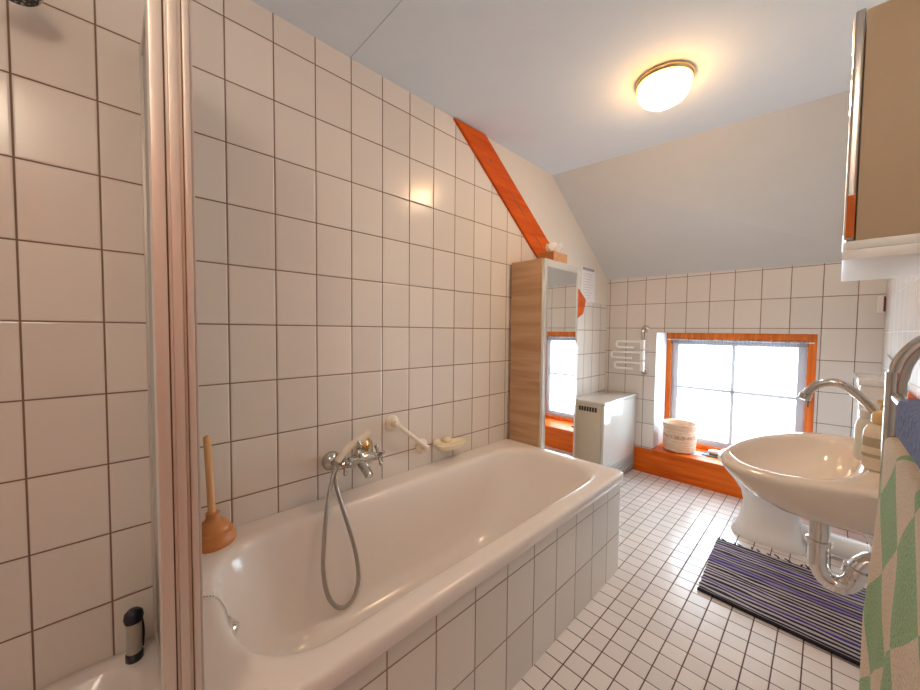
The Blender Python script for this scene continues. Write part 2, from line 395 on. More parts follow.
# ceilings
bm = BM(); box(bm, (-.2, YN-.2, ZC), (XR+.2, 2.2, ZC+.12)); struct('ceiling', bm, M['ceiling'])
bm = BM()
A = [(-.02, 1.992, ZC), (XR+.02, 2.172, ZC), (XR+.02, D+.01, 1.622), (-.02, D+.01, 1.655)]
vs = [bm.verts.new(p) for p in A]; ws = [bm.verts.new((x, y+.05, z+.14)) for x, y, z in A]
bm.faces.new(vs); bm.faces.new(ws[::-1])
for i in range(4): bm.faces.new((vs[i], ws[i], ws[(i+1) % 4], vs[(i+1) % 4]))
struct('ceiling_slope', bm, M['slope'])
# hairline board joint across the flat ceiling
bm = BM(); box(bm, (.0, .4415, ZC-.0008), (XR, .4435, ZC+.001)); struct('trim_2', bm, M['kick'])

# roof brace
bm = BM(); T = .015
prof = [(1.022, 2.292), (1.262, 2.30), (1.944, 1.812), (2.522, 1.449), (2.475, 1.332), (2.392, 1.296), (1.749, 1.736)]
f0 = [bm.verts.new((0., y, z)) for y, z in prof]; f1 = [bm.verts.new((T, y, z)) for y, z in prof]
bm.faces.new(f0); bm.faces.new(f1[::-1])
for i in range(len(prof)): bm.faces.new((f0[i], f1[i], f1[(i+1) % len(prof)], f0[(i+1) % len(prof)]))
bmesh.ops.bevel(bm, geom=[e for e in bm.edges if all(v.co.x > T-.001 for v in e.verts)], offset=.003, segments=2, affect='EDGES')
beam = struct('beam', bm, M['pine'])
beam['label'] = 'orange-stained diagonal timber brace on the left wall'
bm = BM()   # long drying crack and a knot
def sl(y, z, w, l, a):
    c, s = math.cos(a), math.sin(a)
    pts = [(-l/2, 0), (0, w/2), (l/2, 0), (0, -w/2)]
    a0 = [bm.verts.new((T+.0008, y+u*c-v*s, z+u*s+v*c)) for u, v in pts]; a1 = [bm.verts.new((T-.004, y+u*c-v*s, z+u*s+v*c)) for u, v in pts]
    bm.faces.new(a0); bm.faces.new(a1[::-1])
    for i in range(4): bm.faces.new((a0[i], a1[i], a1[(i+1) % 4], a0[(i+1) % 4]))
sl(1.58, 1.98, .009, .34, -.64); sl(1.80, 1.80, .007, .2, -.62); sl(1.31, 2.17, .022, .022, 0); sl(2.44, 1.42, .02, .024, 0)
obj('crack', bm, M['dark_gap'], None, kind='structure').parent = beam

# ------------------------------------------------------------------ window
win = bpy.data.objects.new('window_1', None); COL.objects.link(win); win['kind'] = 'structure'; win.location = (.895, WY, WZ0)
bm = BM()
box(bm, (WX0, WY-.01, WZ0), (WX0+.042, WY+.07, WZ1), .003); box(bm, (WX1-.052, WY-.01, WZ0), (WX1, WY+.07, WZ1), .003)
box(bm, (WX0+.042, WY-.01, WZ1-.052), (WX1-.052, WY+.07, WZ1), .003); box(bm, (WX0+.042, WY-.012, WZ0), (WX1-.052, WY+.07, WZ0+.035), .003)
obj('window_frame', bm, M['pine_z'], win, kind='structure')
sx0, sx1, sz0, sz1 = WX0+.042, WX1-.052, WZ0+.035, WZ1-.052
bm = BM(); w = .05; y0, y1 = WY+.012, WY+.055
box(bm, (sx0, y0, sz0), (sx0+w, y1, sz1), .003); box(bm, (sx1-w, y0, sz0), (sx1, y1, sz1), .003)
box(bm, (sx0+w, y0, sz1-w), (sx1-w, y1, sz1), .003); box(bm, (sx0+w, y0, sz0), (sx1-w, y1, sz0+w), .003)
obj('casement', bm, M['lattice'], win, kind='structure')
mx_, mz_ = .896, .718
bm = BM(); box(bm, (mx_-.012, y0, sz0+w), (mx_+.012, y1, sz1-w), .002); box(bm, (sx0+w, y0, mz_-.011), (sx1-w, y1, mz_+.011), .002)
obj('muntin', bm, M['lattice'], win, kind='structure')
for a, b_, c, d in ((sx0+w, mx_-.012, sz0+w, mz_-.011), (mx_+.012, sx1-w, sz0+w, mz_-.011), (sx0+w, mx_-.012, mz_+.011, sz1-w), (mx_+.012, sx1-w, mz_+.011, sz1-w)):
    bm = BM(); box(bm, (a, WY+.032, c), (b_, WY+.036, d)); obj('window_pane', bm, M['glass'], win, smooth=False, kind='structure')
bm = BM(); box(bm, (1.322, WY-.028, .70), (1.338, WY-.008, .77), .004); box(bm, (1.314, WY-.04, .728), (1.348, WY-.026, .744), .004); tube(bm, [(1.331, WY-.035, .735), (1.331, WY-.045, .70), (1.331, WY-.04, .675)], .006, 10)
obj('window_latch', bm, M['iron'], win, kind='structure')
bm = BM(); box(bm, (WX0+.002, D-.035, WZ0-.028), (WX1-.002, WY+.06, WZ0), .005)
obj('window_sill', bm, M['pine_x'], win, kind='structure')
# wooden boxing below the sill
bm = BM(); box(bm, (.28, D-.022, 0), (XR-.002, D, WZ0-.012), .004); struct('baseboard_back', bm, M['pine_x'])

# lace curtain
bm = BM(); nx, nz = 90, 40; cx0, cx1, cz0, cz1 = .462, 1.318, .262, 1.13
g = []
for j in range(nz+1):
    row = []
    for i in range(nx+1):
        u, v = i/nx, j/nz
        x = cx0+(cx1-cx0)*u; z = cz0+(cz1-cz0)*v
        if j == nz: z += random.uniform(-.008, .010)
        if j == 0: z += random.uniform(-.006, .008)
        if i in (0, nx): x += random.uniform(-.004, .004)
        y = WY-.022+.005*math.sin(u*70)*(.4+.6*v)
        row.append(bm.verts.new((x, y, z)))
    g.append(row)
for j in range(nz):
    for i in range(nx): bm.faces.new((g[j][i], g[j][i+1], g[j+1][i+1], g[j+1][i]))
cur = thing('lace_curtain', 'sheer white lace curtain stretched across the low window', 'curtain', (.89, WY-.022, .262))
obj('fabric', bm, M['curtain'], cur)
bm = BM(); tube(bm, [(WX0+.006, WY-.021, 1.128), (WX1-.02, WY-.021, 1.122)], .004, 10); obj('curtain_rod', bm, M['white_plastic'], cur)
bm = BM()   # gathered ruffle heading
for i in range(110):
    u = i/109; x = cx0+(cx1-cx0)*u
    box(bm, (x-.003, WY-.033+.004*math.sin(i*2.1), 1.092+random.uniform(-.006, .006)), (x+.003, WY-.028+.004*math.sin(i*2.1), 1.136+random.uniform(-.006, .008)))
obj('ruffle', bm, M['curtain'], cur, smooth=False)

# ------------------------------------------------------------------ bathtub
Y0, Y1 = -.192, 1.512
tub = thing('bathtub', 'built-in white bathtub with tiled side panel along the left wall', 'bathtub', (.37, .66, 0))
bm = BM()
def tr(x0, x1, y0, y1, r, z): return rrect(x0, x1, y0, y1, r, z, 12, 10)
rings = [tr(.012, .722, Y0+.012, Y1-.012, .016, .455), tr(.002, .733, Y0+.001, Y1-.001, .02, .456), tr(.001, .737, Y0, Y1, .022, .462), tr(.001, .737, Y0, Y1, .022, .492),
         tr(.003, .734, Y0+.003, Y1-.003, .022, .500), tr(.009, .728, Y0+.009, Y1-.009, .022, .505), tr(.014, .722, Y0+.016, Y1-.016, .022, .5056),
         tr(.094, .688, -.134, 1.466, .17, .5056), tr(.103, .680, -.124, 1.458, .17, .5052), tr(.112, .671, -.115, 1.449, .17, .5028), tr(.120, .663, -.107, 1.440, .17, .498), tr(.126, .657, -.101, 1.432, .17, .490),
         tr(.132, .651, -.096, 1.424, .17, .478), tr(.140, .643, -.084, 1.40, .18, .43), tr(.155, .630, -.060, 1.33, .19, .33), tr(.168, .618, -.038, 1.25, .20, .24),
         tr(.182, .604, -.012, 1.18, .19, .175), tr(.205, .582, .02, 1.12, .17, .135), tr(.245, .555, .06, 1.06, .13, .115), tr(.30, .50, .12, .98, .09, .108)]
loft(bm, rings, cap0=False); obj('basin', bm, M['enamel'], tub, angle=60)
bm = BM(); box(bm, (.70, Y0+.006, 0), (.72, Y1-.01, .456)); box(bm, (.004, Y1-.03, 0), (.70, Y1-.01, .456)); box(bm, (.004, Y0+.006, 0), (.70, Y0+.026, .456))
obj('tiled_panel', bm, M['tile_tub'], tub, smooth=False)
# overflow chain with plug
def chain(bm, pts, r=.0024, step=.0055):
    P = smooth_path(pts, 12); acc = 0
    last = P[0]
    for p in P[1:]:
        acc += (p-last).length; last = p
        if acc >= step:
            acc = 0
            bmesh.ops.create_icosphere(bm, subdivisions=1, radius=r, matrix=Matrix.Translation(p))
bm = BM(); chain(bm, [(.295, -.172, .508), (.325, -.138, .5085), (.345, -.112, .506), (.372, -.098, .492), (.40, -.094, .475)])
ch = obj('plug_chain', bm, M['chrome_worn'], tub)
bm = BM(); lathe(bm, [(.004, -.004), (.016, -.003), (.018, .002), (.012, .008), (.004, .012)], (.425, -.089, .462), (.05, .95, .3), 20)
tube(bm, [(.40, -.094, .475), (.412, -.088, .470), (.425, -.078, .464)], .004, 8)
obj('plug', bm, M['chrome'], ch)

# ------------------------------------------------------------------ bath mixer
mix = thing('bath_mixer', 'chrome two-handle bath mixer on the wall above the tub', 'tap', (0, .44, .66))
for y, z, m in ((.352, .648, 'chrome_deep'), (.505, .672, 'brass')):
    bm = BM(); lathe(bm, [(.039, 0), (.040, .006), (.033, .019), (.020, .028), (.015, .032), (.015, .05), (.004, .052)], (0, y, z), (1, 0, 0), 32)
    e = obj('escutcheon', bm, M[m], mix)
    if m == 'brass': e['label'] = 'gold-toned wall escutcheon'
bm = BM()
tube(bm, [(.045, .352, .650), (.066, .370, .650), (.076, .40, .650)], .015, 14, 6); tube(bm, [(.045, .505, .668), (.072, .49, .66), (.078, .47, .653)], .015, 14, 6)
tube(bm, [(.08, .392, .650), (.08, .412, .650), (.08, .44, .651), (.08, .48, .652), (.08, .50, .652)], lambda t: .021+.006*math.sin(t*PI), 20)
lathe(bm, [(.022, 0), (.024, .01), (.018, .03), (.010, .04)], (.08, .436, .655), (0, 0, 1), 24)
obj('valve_body', bm, M['chrome_deep'], mix)
for y, d, rot in ((.394, -1, .2), (.506, 1, .5)):
    bm = BM(); lathe(bm, [(.013, 0), (.015, .008), (.011, .014), (.011, .022), (.014, .026), (.010, .034), (.003, .036)], (.08, y, .650), (0, d, 0), 20)
    for k in range(4):
        a = rot+k*PI/2; c = Vector((.08, y+d*.022, .650)); e = c+Vector((math.cos(a)*.038, 0, math.sin(a)*.038))
        tube(bm, [c, c.lerp(e, .6), e], lambda t: .006+.002*t, 10); bmesh.ops.create_uvsphere(bm, u_segments=10, v_segments=8, radius=.0095, matrix=Matrix.Translation(e))
    obj('cross_handle', bm, M['chrome_deep'], mix)
bm = BM(); tube(bm, [(.085, .437, .645), (.105, .440, .632), (.135, .443, .612), (.150, .444, .598)], lambda t: .020-.002*t, 18, 6, flat=.85)
obj('spout', bm, M['chrome_deep'], mix)
bm = BM(); tube(bm, [(.08, .436, .68), (.08, .436, .70), (.088, .436, .712)], .009, 12, 4); tube(bm, [(.096, .424, .735), (.097, .432, .712), (.082, .436, .706)], .008, 10, 4)
obj('shower_cradle', bm, M['chrome_deep'], mix)
bm = BM(); tube(bm, [(.075, .346, .664), (.075, .366, .690), (.075, .405, .717), (.075, .450, .737), (.075, .486, .757)], lambda t: .0125+.003*t, 16, 6)
obj('hand_shower', bm, M['ivory'], mix)['label'] = 'ivory hand shower resting in the cradle'
bm = BM()
hz = [(.075, .346, .664), (.086, .328, .640), (.122, .29, .57), (.15, .265, .50), (.172, .247, .42), (.19, .236, .33), (.20, .25, .235), (.205, .29, .175), (.205, .338, .178), (.20, .366, .235), (.19, .365, .32), (.172, .348, .42), (.150, .328, .515), (.118, .318, .60), (.086, .345, .64)]
P = smooth_path(hz, 24)
tube(bm, P, lambda t: .0075+.0007*math.sin(t*900), 12)
obj('shower_hose', bm, M['hose'], mix)['label'] = 'grey metal shower hose looping into the tub'

# grab bar
gb = thing('grab_bar', 'ivory grab bar slanting down the tiles beside the bath mixer', 'grab bar', (0, .735, .68))
for y, z in ((.646, .753), (.822, .606)):
    bm = BM(); lathe(bm, [(.036, 0), (.037, .005), (.031, .013), (.018, .018), (.015, .03), (.015, .05), (.011, .058), (.002, .06)], (0, y, z), (1, 0, 0), 32); obj('flange', bm, M['ivory'], gb)
bm = BM(); tube(bm, [(.046, .633, .764), (.048, .640, .758), (.048, .825, .604), (.046, .832, .598)], .0105, 16); obj('rail', bm, M['ivory'], gb)

# soap dish on wall
sd = thing('soap_dish', 'cream ceramic soap dish fixed low on the tiles above the tub rim', 'soap dish', (0, 1.0, .57))
bm = BM()
def dish(sx, sy, z, x0=.047): return [Vector((x0+sx*se_(math.cos(2*PI*k/40)), 0.988+sy*se_(math.sin(2*PI*k/40)), z)) for k in range(40)]
def se_(c): return math.copysign(abs(c)**.8, c)
loft(bm, [dish(.030, .06, .570), dish(.040, .082, .574), dish(.045, .094, .588), dish(.047, .098, .598), dish(.044, .094, .602), dish(.038, .085, .597), dish(.026, .062, .592), dish(.01, .02, .591)])
obj('dish', bm, M['soap_ivory'], sd)
for y in (.912, .985):
    bm = BM(); bmesh.ops.create_uvsphere(bm, u_segments=16, v_segments=12, radius=1, matrix=Matrix.Translation((.016, y, .607)) @ Matrix.Diagonal((.015, .026, .019, 1))); obj('lug', bm, M['soap_ivory'], sd)

# plunger
pl = thing('plunger', 'wooden-handled plunger with brown rubber cup on the tub corner', 'plunger', (.068, -.066, .506))
bm = BM(); lathe(bm, [(.058, 0), (.062, .006), (.061, .02), (.056, .026), (.055, .040), (.046, .046), (.043, .058), (.030, .070), (.021, .076), (.018, .086), (.019, .098), (.013, .1)], (.068, -.066, .506), (0, 0, 1), 36); obj('cup', bm, M['rubber'], pl)
bm = BM(); tube(bm, [(.068, -.068, .595), (.070, -.072, .70), (.073, -.078, .845)], .0105, 16); lathe(bm, [(.0105, 0), (.0085, .006), (.003, .009)], (.073, -.078, .845), seg=16); obj('handle', bm, M['stick'], pl)

# ------------------------------------------------------------------ shower
ss = thing('shower_screen', 'aluminium-framed frosted shower screen between shower and bathtub', 'shower screen', (.37, -.216, .245))
bm = BM(); X0 = .716
for a, b_, x in ((-.241, -.226, .735), (-.226, -.2205, .731), (-.2205, -.209, .737), (-.209, -.2035, .733), (-.2035, -.1955, .739)):
    box(bm, (.69, a, .245), (x, b_, 1.985), .0015)
post = obj('corner_post', bm, M['alu'], ss, angle=20)
bm = BM(); box(bm, (.70, -.2265, .245), (.7318, -.2240, 1.985)); box(bm, (.70, -.2050, .245), (.7338, -.2033, 1.985)); obj('groove', bm, M['dark_gap'], post, smooth=False)
bm = BM(); box(bm, (.690, -.1950, .245), (.735, -.1915, 1.985), .001); obj('seal', bm, M['alu_light'], post)
bm = BM(); box(bm, (.022, -.2035, .27), (.69, -.1985, 1.955)); obj('pane', bm, M['screen'], ss, smooth=False)
bm = BM(); box(bm, (0, -.210, .245), (.024, -.1935, 1.985), .002); obj('wall_profile', bm, M['alu_light'], ss)
for za, zb in ((1.955, 1.985), (.245, .272)):
    bm = BM(); box(bm, (.024, -.2085, za), (.69, -.1935, zb), .002); obj('cross_rail', bm, M['alu_light'], ss)
# tray
st = thing('shower_tray', 'white shower tray in the near left corner', 'shower tray', (.37, -.64, 0))
bm = BM()
rg = lambda i, z, r: rrect(.002+i, .735-i, -1.076+i, -.196-i, r, z, 10, 6)
loft(bm, [rg(.01, 0, .02), rg(0.01, .22, .02), rg(0, .225, .02), rg(0, .238, .02), rg(.006, .244, .02), rg(.045, .244, .07), rg(.056, .238, .08), rg(.075, .19, .09), rg(.12, .172, .1), rg(.2, .168, .1)])
obj('tray', bm, M['enamel'], st, angle=60)
# hand shower head high on the wall
sh = thing('overhead_shower', 'round shower head with dark nozzle face at the top of the shower wall', 'shower head', (0, -.43, 1.93))
ax = Vector((.35, .02, -1)).normalized(); hc = Vector((.115, -.425, 1.943))
bm = BM(); lathe(bm, [(.040, 0), (.045, .004), (.045, .012), (.036, .026), (.018, .040), (.011, .05)], hc-ax*.0, -ax, 32); tube(bm, [hc-ax*.045, hc-ax*.07+Vector((-.02, 0, 0)), Vector((.03, -.43, 2.0)), Vector((0, -.43, 2.0))], .010, 12, 6)
lathe(bm, [(.028, 0), (.028, .006), (.012, .012)], (0, -.43, 2.0), (1, 0, 0), 24); obj('head', bm, M['chrome_worn'], sh)
bm = BM(); lathe(bm, [(.041, -.0), (.041, .003), (.036, .006), (.002, .0065)], hc-ax*.001, ax, 32); obj('nozzle_plate', bm, M['nozzle'], sh)
# small tube with dark cap on the tray
tb = thing('toiletry_tube', 'small grey tube with dark blue round cap standing in the shower corner', 'tube', (.064, -.256, .2445))
c0 = Vector((.064, -.256, .2445))
bm = BM(); lathe(bm, [(.017, .024), (.0175, .04), (.018, .10), (.0165, .115), (.006, .118)], c0, seg=24); obj('tube_body', bm, M['grey_plastic'], tb)
bm = BM(); lathe(bm, [(.012, .11), (.020, .112), (.0225, .124), (.020, .137), (.012, .145), (.002, .147)], c0, seg=24); obj('cap', bm, M['black_rubber'], tb)
bm = BM(); lathe(bm, [(.018, 0), (.020, .003), (.0195, .02), (.016, .026), (.004, .027)], c0, seg=24); tube(bm, [c0+Vector((.0, .017, .03)), c0+Vector((0, .0195, .07)), c0+Vector((0, .016, .115))], .004, 8, 4); obj('base', bm, M['black_rubber'], tb)

# ------------------------------------------------------------------ tall cabinet
CX0, CX1, CY0, CY1, CZ0, CZ1 = .017, .258, 1.517, 1.925, .02, 1.612
cab = thing('tall_cabinet', 'tall narrow oak-effect cabinet with mirror door at the tub end', 'cabinet', (.13, 1.72, 0))
bm = BM(); box(bm, (CX0, CY0, CZ0), (CX1-.022, CY1, CZ1), .0015); box(bm, (CX0+.02, CY0+.02, 0), (CX1-.05, CY1-.02, CZ0+.004)); obj('carcass', bm, M['oak'], cab, angle=20)
bm = BM(); box(bm, (CX1-.021, CY0+.002, CZ0+.002), (CX1-.003, CY1-.002, CZ1-.001), .002); dd = obj('mirror_door', bm, M['mirror_edge'], cab)
bm = BM(); box(bm, (CX1-.004, CY0+.03, CZ0+.03), (CX1, CY1-.03, CZ1-.045), .002); obj('mirror', bm, M['mirror'], dd, angle=10)

# tissue box on the cabinet
tz = thing('tissue_box', 'patterned tissue box with a white tissue on top of the tall cabinet', 'tissue box', (.165, 1.74, CZ1))
bm = BM(); box(bm, (.110, 1.665, CZ1), (.222, 1.83, CZ1+.068), .002)
bx = obj('box', bm, None, tz, mats=[M['brown_card'], M['floral']], smooth=False)
for p in bx.data.polygons:
    if p.normal.x > .5: p.material_index = 1
bm = BM()
for k in range(5):
    a = k*1.3; base = Vector((.166+.010*math.cos(a), 1.747+.03*math.sin(a), CZ1+.066)); tip = base+Vector((.03*math.cos(a*1.7)+.02, .035*math.sin(a*2.1)+.01, .055+.02*math.sin(a*3)))
    mid = base.lerp(tip, .5)+Vector((.012*math.sin(a), -.008, .004)); tube(bm, [base, mid, tip], lambda t: .012+.014*math.sin(t*2.6)+.001, 9, 5, flat=.25)
obj('tissue', bm, M['tissue'], tz)

# notice sheet
ns = thing('notice_sheet', 'white printed sheet with grey header on the left wall beyond the cabinet', 'paper', (0, 2.575, 1.57))
bm = BM(); box(bm, (.0, 2.455, 1.438), (.002, 2.70, 1.722)); obj('sheet', bm, M['paper'], ns, smooth=False)
bm = BM(); box(bm, (.002, 2.475, 1.693), (.006, 2.675, 1.716), .001); obj('header_clip', bm, M['ink'], ns)
bm = BM()
for k in range(10): box(bm, (.0018, 2.485, 1.465+k*.022), (.0024, 2.485+random.uniform(.12, .18), 1.470+k*.022))
obj('printed_lines', bm, M['print'], ns, smooth=False)

# ------------------------------------------------------------------ heater
HX, HY0, HY1, HZ = .285, 2.30, D-.012, .665
ht = thing('storage_heater', 'low white storage heater in the corner by the window', 'heater', (.15, 2.62, 0))
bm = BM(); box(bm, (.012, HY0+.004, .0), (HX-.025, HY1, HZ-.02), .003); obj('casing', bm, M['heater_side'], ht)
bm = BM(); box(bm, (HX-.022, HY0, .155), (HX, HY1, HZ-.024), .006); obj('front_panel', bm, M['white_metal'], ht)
bm = BM(); box(bm, (.004, HY0-.006, HZ-.02), (HX+.006, HY1+.002, HZ), .006); obj('top_plate', bm, M['white_metal'], ht)
bm = BM(); box(bm, (HX-.026, HY0+.004, .02), (HX-.006, HY1-.004, .15), .002)
for k in range(5): box(bm, (HX-.008, HY0+.02, .035+k*.022), (HX-.002, HY1-.02, .043+k*.022), .001)
obj('kick_grille', bm, M['kick'], ht)
bm = BM()
for k in range(7): box(bm, (.085+k*.021, HY0+.0005, .583), (.100+k*.021, HY0+.006, .618), .001)
obj('vent', bm, M['dark'], ht)
bm = BM(); box(bm, (HX-.002, HY0+.05, .165), (HX+.006, HY0+.10, .182), .002); obj('badge', bm, M['kick'], ht)

# ------------------------------------------------------------------ swivel towel holder
th = thing('towel_holder', 'chrome swivel towel holder with white loops on the wall left of the window', 'towel holder', (.335, D, 1.02))
bm = BM(); tube(bm, [(.338, D-.004, 1.214), (.338, D-.05, 1.214), (.338, D-.066, 1.19), (.338, D-.068, 1.15), (.342, D-.068, .92), (.342, D-.066, .885), (.342, D-.05, .862), (.342, D-.004, .862)], .013, 14, 6); obj('bar', bm, M['chrome_deep'], th)
for z, x in ((1.214, .338), (.862, .342)):
    bm = BM(); lathe(bm, [(.030, 0), (.031, .005), (.024, .013), (.014, .018)], (x, D, z), (0, -1, 0), 28); obj('flange', bm, M['chrome_deep'], th)
for z, x1, y1 in ((1.085, .150, D-.11), (.995, .098, D-.085), (.905, .125, D-.075)):
    bm = BM(); a = Vector((.325, D-.07, z+.022)); e = Vector((x1, y1, z+.022)); dn = Vector((0, 0, -.05))
    lathe(bm, [(.017, -.04), (.018, -.034), (.018, .034), (.017, .04)], (.340, D-.068, z-.002), seg=16)
    d_ = (e-a).normalized()*.022
    tube(bm, [a, a.lerp(e, .5), e-d_*.6, e+d_*.1+dn*.12, e+d_*.35+dn*.5, e+d_*.1+dn*.88, e-d_*.6+dn, a.lerp(e, .5)+dn, a.lerp(e, .3)+dn], .009, 10, 5)
    obj('swivel_loop', bm, M['bright_white'], th)

# ------------------------------------------------------------------ things on the sill
pt = thing('coiled_basket', 'round coiled straw basket standing on the window sill', 'basket', (.585, 3.07, WZ0))
R0 = .115; prof = [(.085, .0), (R0-.008, .006)]
H = .232
for k in range(1, 64):
    v = k/63; z = .006+v*(H-.02); prof.append((R0+.006*math.sin(v*PI*.9)-.004+.002*abs(math.sin(v*PI*11))+(.012*max(0, v-.82)/.18), z))
prof += [(R0+.014, H-.008), (R0+.010, H), (R0-.002, H-.004), (R0-.008, H-.02), (R0-.01, .1), (R0-.02, .02), (.01, .014)]
bm = BM(); lathe(bm, prof, (.585, 3.07, WZ0), seg=48); obj('body', bm, M['coil'], pt)
bm = BM(); box(bm, (.655, 3.02, WZ0), (.775, 3.14, WZ0+.003)); tag(obj('card', bm, M['card'], smooth=False), 'pale blue card lying on the sill beside the basket', 'card')
so = thing('soap_bar', 'white soap on a small dark tray on the window sill', 'soap', (.80, 3.12, WZ0))
bm = BM(); box(bm, (.745, 3.06, WZ0), (.90, 3.17, WZ0+.012), .005); obj('tray', bm, M['iron'], so)
bm = BM(); bmesh.ops.create_uvsphere(bm, u_segments=20, v_segments=12, radius=1, matrix=Matrix.Translation((.82, 3.12, WZ0+.030)) @ Matrix.Diagonal((.045, .032, .02, 1))); obj('soap', bm, M['ceramic'], so)

# ------------------------------------------------------------------ washbasin
wb = thing('washbasin', 'wall-hung beige-white washbasin on the right wall under the mirror cabinet', 'washbasin', (1.43, 1.125, .85))
def se(c, n): return math.copysign(abs(c)**(2/n), c)
NB = 72
def closed_curve(pts, n, ctr):
    # smooth closed outline resampled at even angles about ctr
    q = [Vector((a, b, 0)) for a, b in pts]; m = len(q); P = []
    for i in range(m):
        p0, p1, p2, p3 = q[i-1], q[i], q[(i+1) % m], q[(i+2) % m]
        for k in range(16):
            t = k/16; P.append(.5*((2*p1)+(-p0+p2)*t+(2*p0-5*p1+4*p2-p3)*t*t+(-p0+3*p1-3*p2+p3)*t**3))
    c = Vector((ctr[0], ctr[1], 0)); out = []
    for k in range(n):
        a = -PI+2*PI*(k+.5)/n; d = Vector((math.cos(a), math.sin(a), 0)); best = None
        for i in range(len(P)):
            u, v = P[i]-c, P[(i+1) % len(P)]-c
            cu, cv = d.x*u.y-d.y*u.x, d.x*v.y-d.y*v.x
            if cu <= 0 < cv or cv <= 0 < cu:
                w_ = u.lerp(v, cu/(cu-cv))
                if w_.dot(d) > 0: best = w_+c
        out.append(best)
    return out
CTR = (1.36, 1.10)
OUT = closed_curve([(1.213, .925), (1.232, .858), (1.272, .815), (1.342, .799), (1.42, .812), (1.50, .850), (1.585, .885), (1.640, .905), (1.640, 1.02), (1.640, 1.15), (1.640, 1.28), (1.640, 1.39), (1.575, 1.445), (1.479, 1.458), (1.403, 1.432), (1.340, 1.358), (1.282, 1.26), (1.236, 1.12), (1.217, 1.01)], NB, CTR)
INN = closed_curve([(1.231, .972), (1.252, .910), (1.287, .868), (1.339, .853), (1.405, .884), (1.451, .955), (1.474, 1.052), (1.485, 1.18), (1.470, 1.30), (1.435, 1.352), (1.390, 1.350), (1.340, 1.30), (1.286, 1.215), (1.246, 1.10)], NB, CTR)
def outer(s, z): return [Vector((1.64+(p.x-1.64)*s if s > .9 else 1.60+(min(p.x, 1.64-.04*(1-s))-1.60)*s, 1.11+(p.y-1.11)*s, z)) for p in OUT]
def inner(s, z): return [Vector((1.365+(p.x-1.365)*s, 1.10+(p.y-1.10)*s, z)) for p in INN]
def rimring(t, z): return [Vector((a.x+(b.x-a.x)*t, a.y+(b.y-a.y)*t, z)) for a, b in zip(OUT, INN)]
bm = BM()
loft(bm, [outer(.34, .728), outer(.52, .731), outer(.66, .739), outer(.77, .754), outer(.865, .779), outer(.93, .803), outer(.975, .826), outer(.993, .838), rimring(0, .846), rimring(.10, .853), rimring(.28, .856),
          rimring(.7, .8555), rimring(.88, .854), inner(1.0, .849), inner(.97, .840), inner(.90, .816), inner(.76, .785), inner(.55, .764), inner(.25, .755), inner(.08, .753)])
obj('basin', bm, M['basin'], wb, angle=60)
bm = BM(); lathe(bm, [(.022, 0), (.022, .004), (.016, .005), (.004, .002)], (1.365, 1.10, .7525), seg=24); obj('drain', bm, M['chrome'], wb)
bm = BM()
tube(bm, [(1.412, 1.04, .745), (1.412, 1.04, .60), (1.414, 1.04, .578), (1.424, 1.04, .553), (1.443, 1.04, .543), (1.463, 1.04, .549), (1.476, 1.04, .570), (1.482, 1.045, .596), (1.496, 1.05, .616), (1.52, 1.06, .624), (1.636, 1.06, .626)], .0205, 20, 6)
for z, r0 in ((.718, .031), (.704, .027), (.640, .026)): lathe(bm, [(r0-.004, -.007), (r0, -.005), (r0, .005), (r0-.004, .007)], (1.412, 1.04, z), seg=24)
lathe(bm, [(.022, -.008), (.027, -.006), (.027, .012), (.022, .014)], (1.480, 1.044, .588), (.25, 0, 1), 24)
lathe(bm, [(.046, 0), (.044, .006), (.024, .016)], (1.639, 1.06, .626), (-1, 0, 0), 24)
obj('drain_trap', bm, M['chrome'], wb)['label'] = 'chrome drain trap below the basin'
bm = BM(); tube(bm, [(1.472, 1.30, .74), (1.50, 1.32, .60), (1.58, 1.34, .50), (1.637, 1.34, .48)], .006, 8, 5); obj('supply_pipe', bm, M['chrome'], wb)

fc = thing('basin_faucet', 'chrome swan-neck faucet on the washbasin deck', 'faucet', (1.565, 1.10, .856))
bm = BM(); lathe(bm, [(.026, 0), (.027, .006), (.020, .012), (.019, .07), (.016, .08), (.004, .084)], (1.565, 1.10, .8555), seg=28); obj('body', bm, M['chrome_deep'], fc)
bm = BM(); tube(bm, [(1.560, 1.10, .915), (1.530, 1.10, .950), (1.502, 1.10, .990), (1.470, 1.10, 1.030), (1.438, 1.10, 1.055), (1.408, 1.10, 1.055), (1.386, 1.10, 1.040), (1.372, 1.10, 1.015)], .0105, 16, 8); lathe(bm, [(.0105, -.002), (.0135, 0), (.0135, .016), (.009, .017)], (1.3735, 1.10, 1.020), (-.3, 0, -1), 20); obj('spout', bm, M['chrome_deep'], fc)
bm = BM(); lathe(bm, [(.018, 0), (.020, .008), (.018, .022), (.004, .026)], (1.582, 1.10, .935), (.5, 0, 1), 20); tube(bm, [(1.585, 1.10, .955), (1.60, 1.09, .975), (1.615, 1.07, .985)], .006, 10, 4); obj('lever', bm, M['chrome_deep'], fc)

